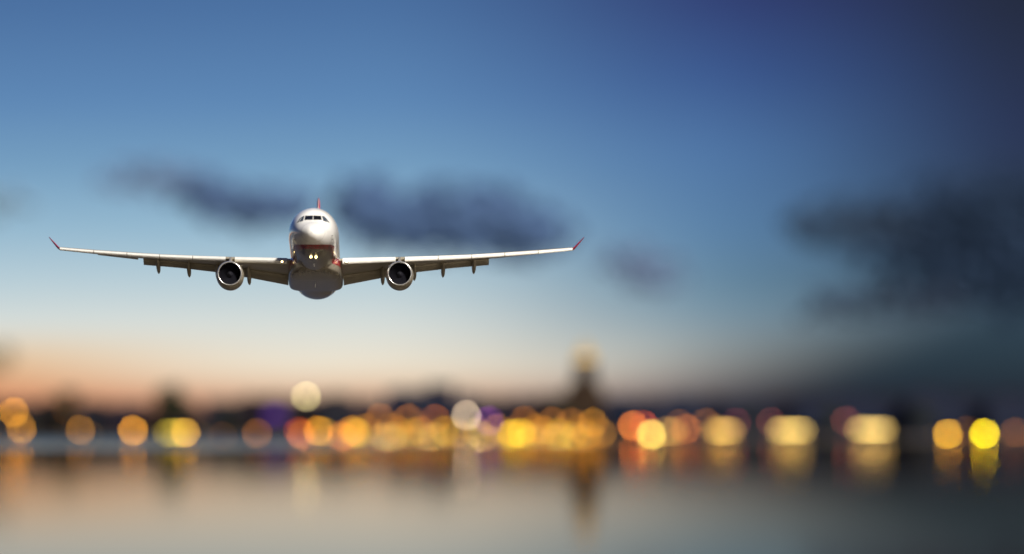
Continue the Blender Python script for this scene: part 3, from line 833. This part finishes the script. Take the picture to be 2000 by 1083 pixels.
tree(1470, 800, SHORE + 22, 40, 'low dark tree between the first two glowing bars', 6)
tree(1625, 796, SHORE + 22, 46, 'low dark tree between the last two glowing bars', 7)
tree(1800, 792, SHORE + 22, 50, 'low dark tree between the longest bar and the yellow lamp pair', 8)

# ------------------------------------------------------------------ clouds, 20 km out
def cloud_mat(name, col):
    m, t, b = new_mat(name)
    tc = t.n('ShaderNodeTexCoord'); nz = t.n('ShaderNodeTexNoise'); nz.inputs['Scale'].default_value = .01
    t.link(tc.outputs['Object'], nz.inputs['Vector'])
    t.link(t.ramp(nz.outputs[0], [(.3, tuple(c * .85 for c in col)), (.7, tuple(c * 1.15 for c in col))]), b.inputs['Base Color'])
    b.inputs['Roughness'].default_value = 1.0
    b.inputs['Specular IOR Level'].default_value = 0.0
    return m
ICO = bmesh.new(); bmesh.ops.create_icosphere(ICO, subdivisions=2, radius=1.0)
ICO_V = [v.co.copy() for v in ICO.verts]; ICO.verts.index_update(); ICO_F = [tuple(v.index for v in f.verts) for f in ICO.faces]; ICO.free()
def cloud(blobs, col, label, seed, Y=20000, core=0):
    # blobs: (u, v, half width, half height, puffs, puff radius) in image pixels
    rnd = random.Random(seed); k = Y / FPX
    c = at(blobs[0][0], blobs[0][1], Y); V, F = [], []
    puffs = []
    for u, v, hw, hh, n, r in blobs:
        q = at(u, v, Y) - c
        for _ in range(core):                            # the thick middle of the lobe
            a = Vector((rnd.gauss(0, .30), rnd.gauss(0, .2), rnd.gauss(0, .26)))
            ctr = q + Vector((a.x * hw * k, a.y * hw * .35 * k, a.z * hh * k)); rr = hh * k * rnd.uniform(.26, .42)
            puffs.append((ctr, rr)); o = len(V); ph = Vector((rnd.uniform(0, 9), rnd.uniform(0, 9), rnd.uniform(0, 9)))
            V += [ctr + Vector((w.x * 1.5, w.y * 1.3, w.z)) * rr * (1 + .16 * math.sin(5 * w.x + ph.x) * math.sin(6 * w.z + ph.y) + .10 * math.sin(11 * w.y + ph.z)) for w in ICO_V]
            F += [tuple(i + o for i in f) for f in ICO_F]
        for _ in range(n):
            for tries in range(60):                      # each puff grows onto the ones already there
                a = Vector((rnd.gauss(0, .55), rnd.gauss(0, .3), rnd.gauss(0, .55)))
                if a.length > 1.25: continue
                ctr = q + Vector((a.x * hw * k, a.y * hw * .35 * k, a.z * hh * k)); rr = r * k * rnd.uniform(.45, 1.15) * (1.15 - .4 * a.length)
                if not puffs or any(abs(ctr.x - p_[0].x) < 3.0 * (rr + p_[1]) and abs(ctr.y - p_[0].y) < 2.6 * (rr + p_[1]) and abs(ctr.z - p_[0].z) < 2.2 * (rr + p_[1]) for p_ in puffs): break
            else: continue
            new = [(ctr, rr)]
            if puffs:                                    # a thin strand to the nearest puff where they do not touch
                near = min(puffs, key=lambda p_: (p_[0] - ctr).length)
                gap = (near[0] - ctr).length; steps = int(gap / (1.0 * min(rr, near[1])))
                new += [(ctr.lerp(near[0], m_ / (steps + 1)), .55 * min(rr, near[1])) for m_ in range(1, steps + 1)] if gap > .8 * (rr + near[1]) else []
            puffs.append(new[0])
            for ctr, rr in new:
                o = len(V)
                V += [ctr + Vector((w.x * rr * 1.5, w.y * rr * 1.3, w.z * rr)) * rnd.uniform(.88, 1.12) for w in ICO_V]
                F += [tuple(i + o for i in f) for f in ICO_F]
    o = obj('cloud', mesh('cloud', V, F, cloud_mat('cloud_vapour', col), True), loc=c)
    tag(o, label, 'cloud', 'dark dusk clouds')
SLATE = (.060, .105, .215)
cloud([(712, 398, 58, 54, 160, 10), (790, 424, 84, 52, 190, 10), (875, 424, 92, 68, 240, 10), (960, 438, 94, 64, 240, 10), (1045, 456, 70, 52, 140, 10), (860, 468, 200, 30, 140, 9)], SLATE,
      'long dark slate blue cloud stretching from behind the cockpit along the wing', 1, core=9)
cloud([(385, 374, 64, 40, 90, 8), (440, 398, 64, 38, 100, 8), (510, 408, 82, 44, 150, 8), (562, 398, 54, 38, 64, 8)], (.066, .112, .225), 'dark slate blue cloud above the wing left of the cockpit', 2, core=6)
cloud([(325, 346, 66, 44, 60, 7), (255, 344, 66, 36, 40, 7)], (.13, .19, .32), 'faint grey blue wisp, highest and smallest left of the airliner', 3)
cloud([(1225, 515, 64, 34, 38, 9), (1285, 540, 62, 36, 40, 9)], (.11, .155, .26), 'small faint grey cloud just below the right wing tip', 4)
cloud([(1960, 455, 240, 135, 900, 7), (2080, 470, 200, 150, 560, 7), (1840, 470, 230, 110, 420, 7), (1900, 550, 260, 90, 300, 7)], (.026, .046, .092),
      'broad near-black cloud bank at the photo\'s right edge', 5)
cloud([(1720, 450, 170, 62, 150, 7), (1620, 438, 120, 50, 100, 7)], (.040, .064, .112), 'soft grey blue cloud adjoining the dark bank\'s left end', 9)
cloud([(1760, 586, 200, 46, 120, 7), (1640, 594, 130, 42, 60, 7)], (.05, .072, .12), 'thin dim cloud strip under the dark cloud bank', 6)
cloud([(20, 395, 90, 32, 16, 9)], (.17, .26, .36), 'barely visible pale cloud at the left edge above the wing tip', 7)
cloud([(-20, 705, 90, 34, 34, 9)], (.20, .17, .12), 'brownish haze cloud low at the photo\'s left edge', 8)
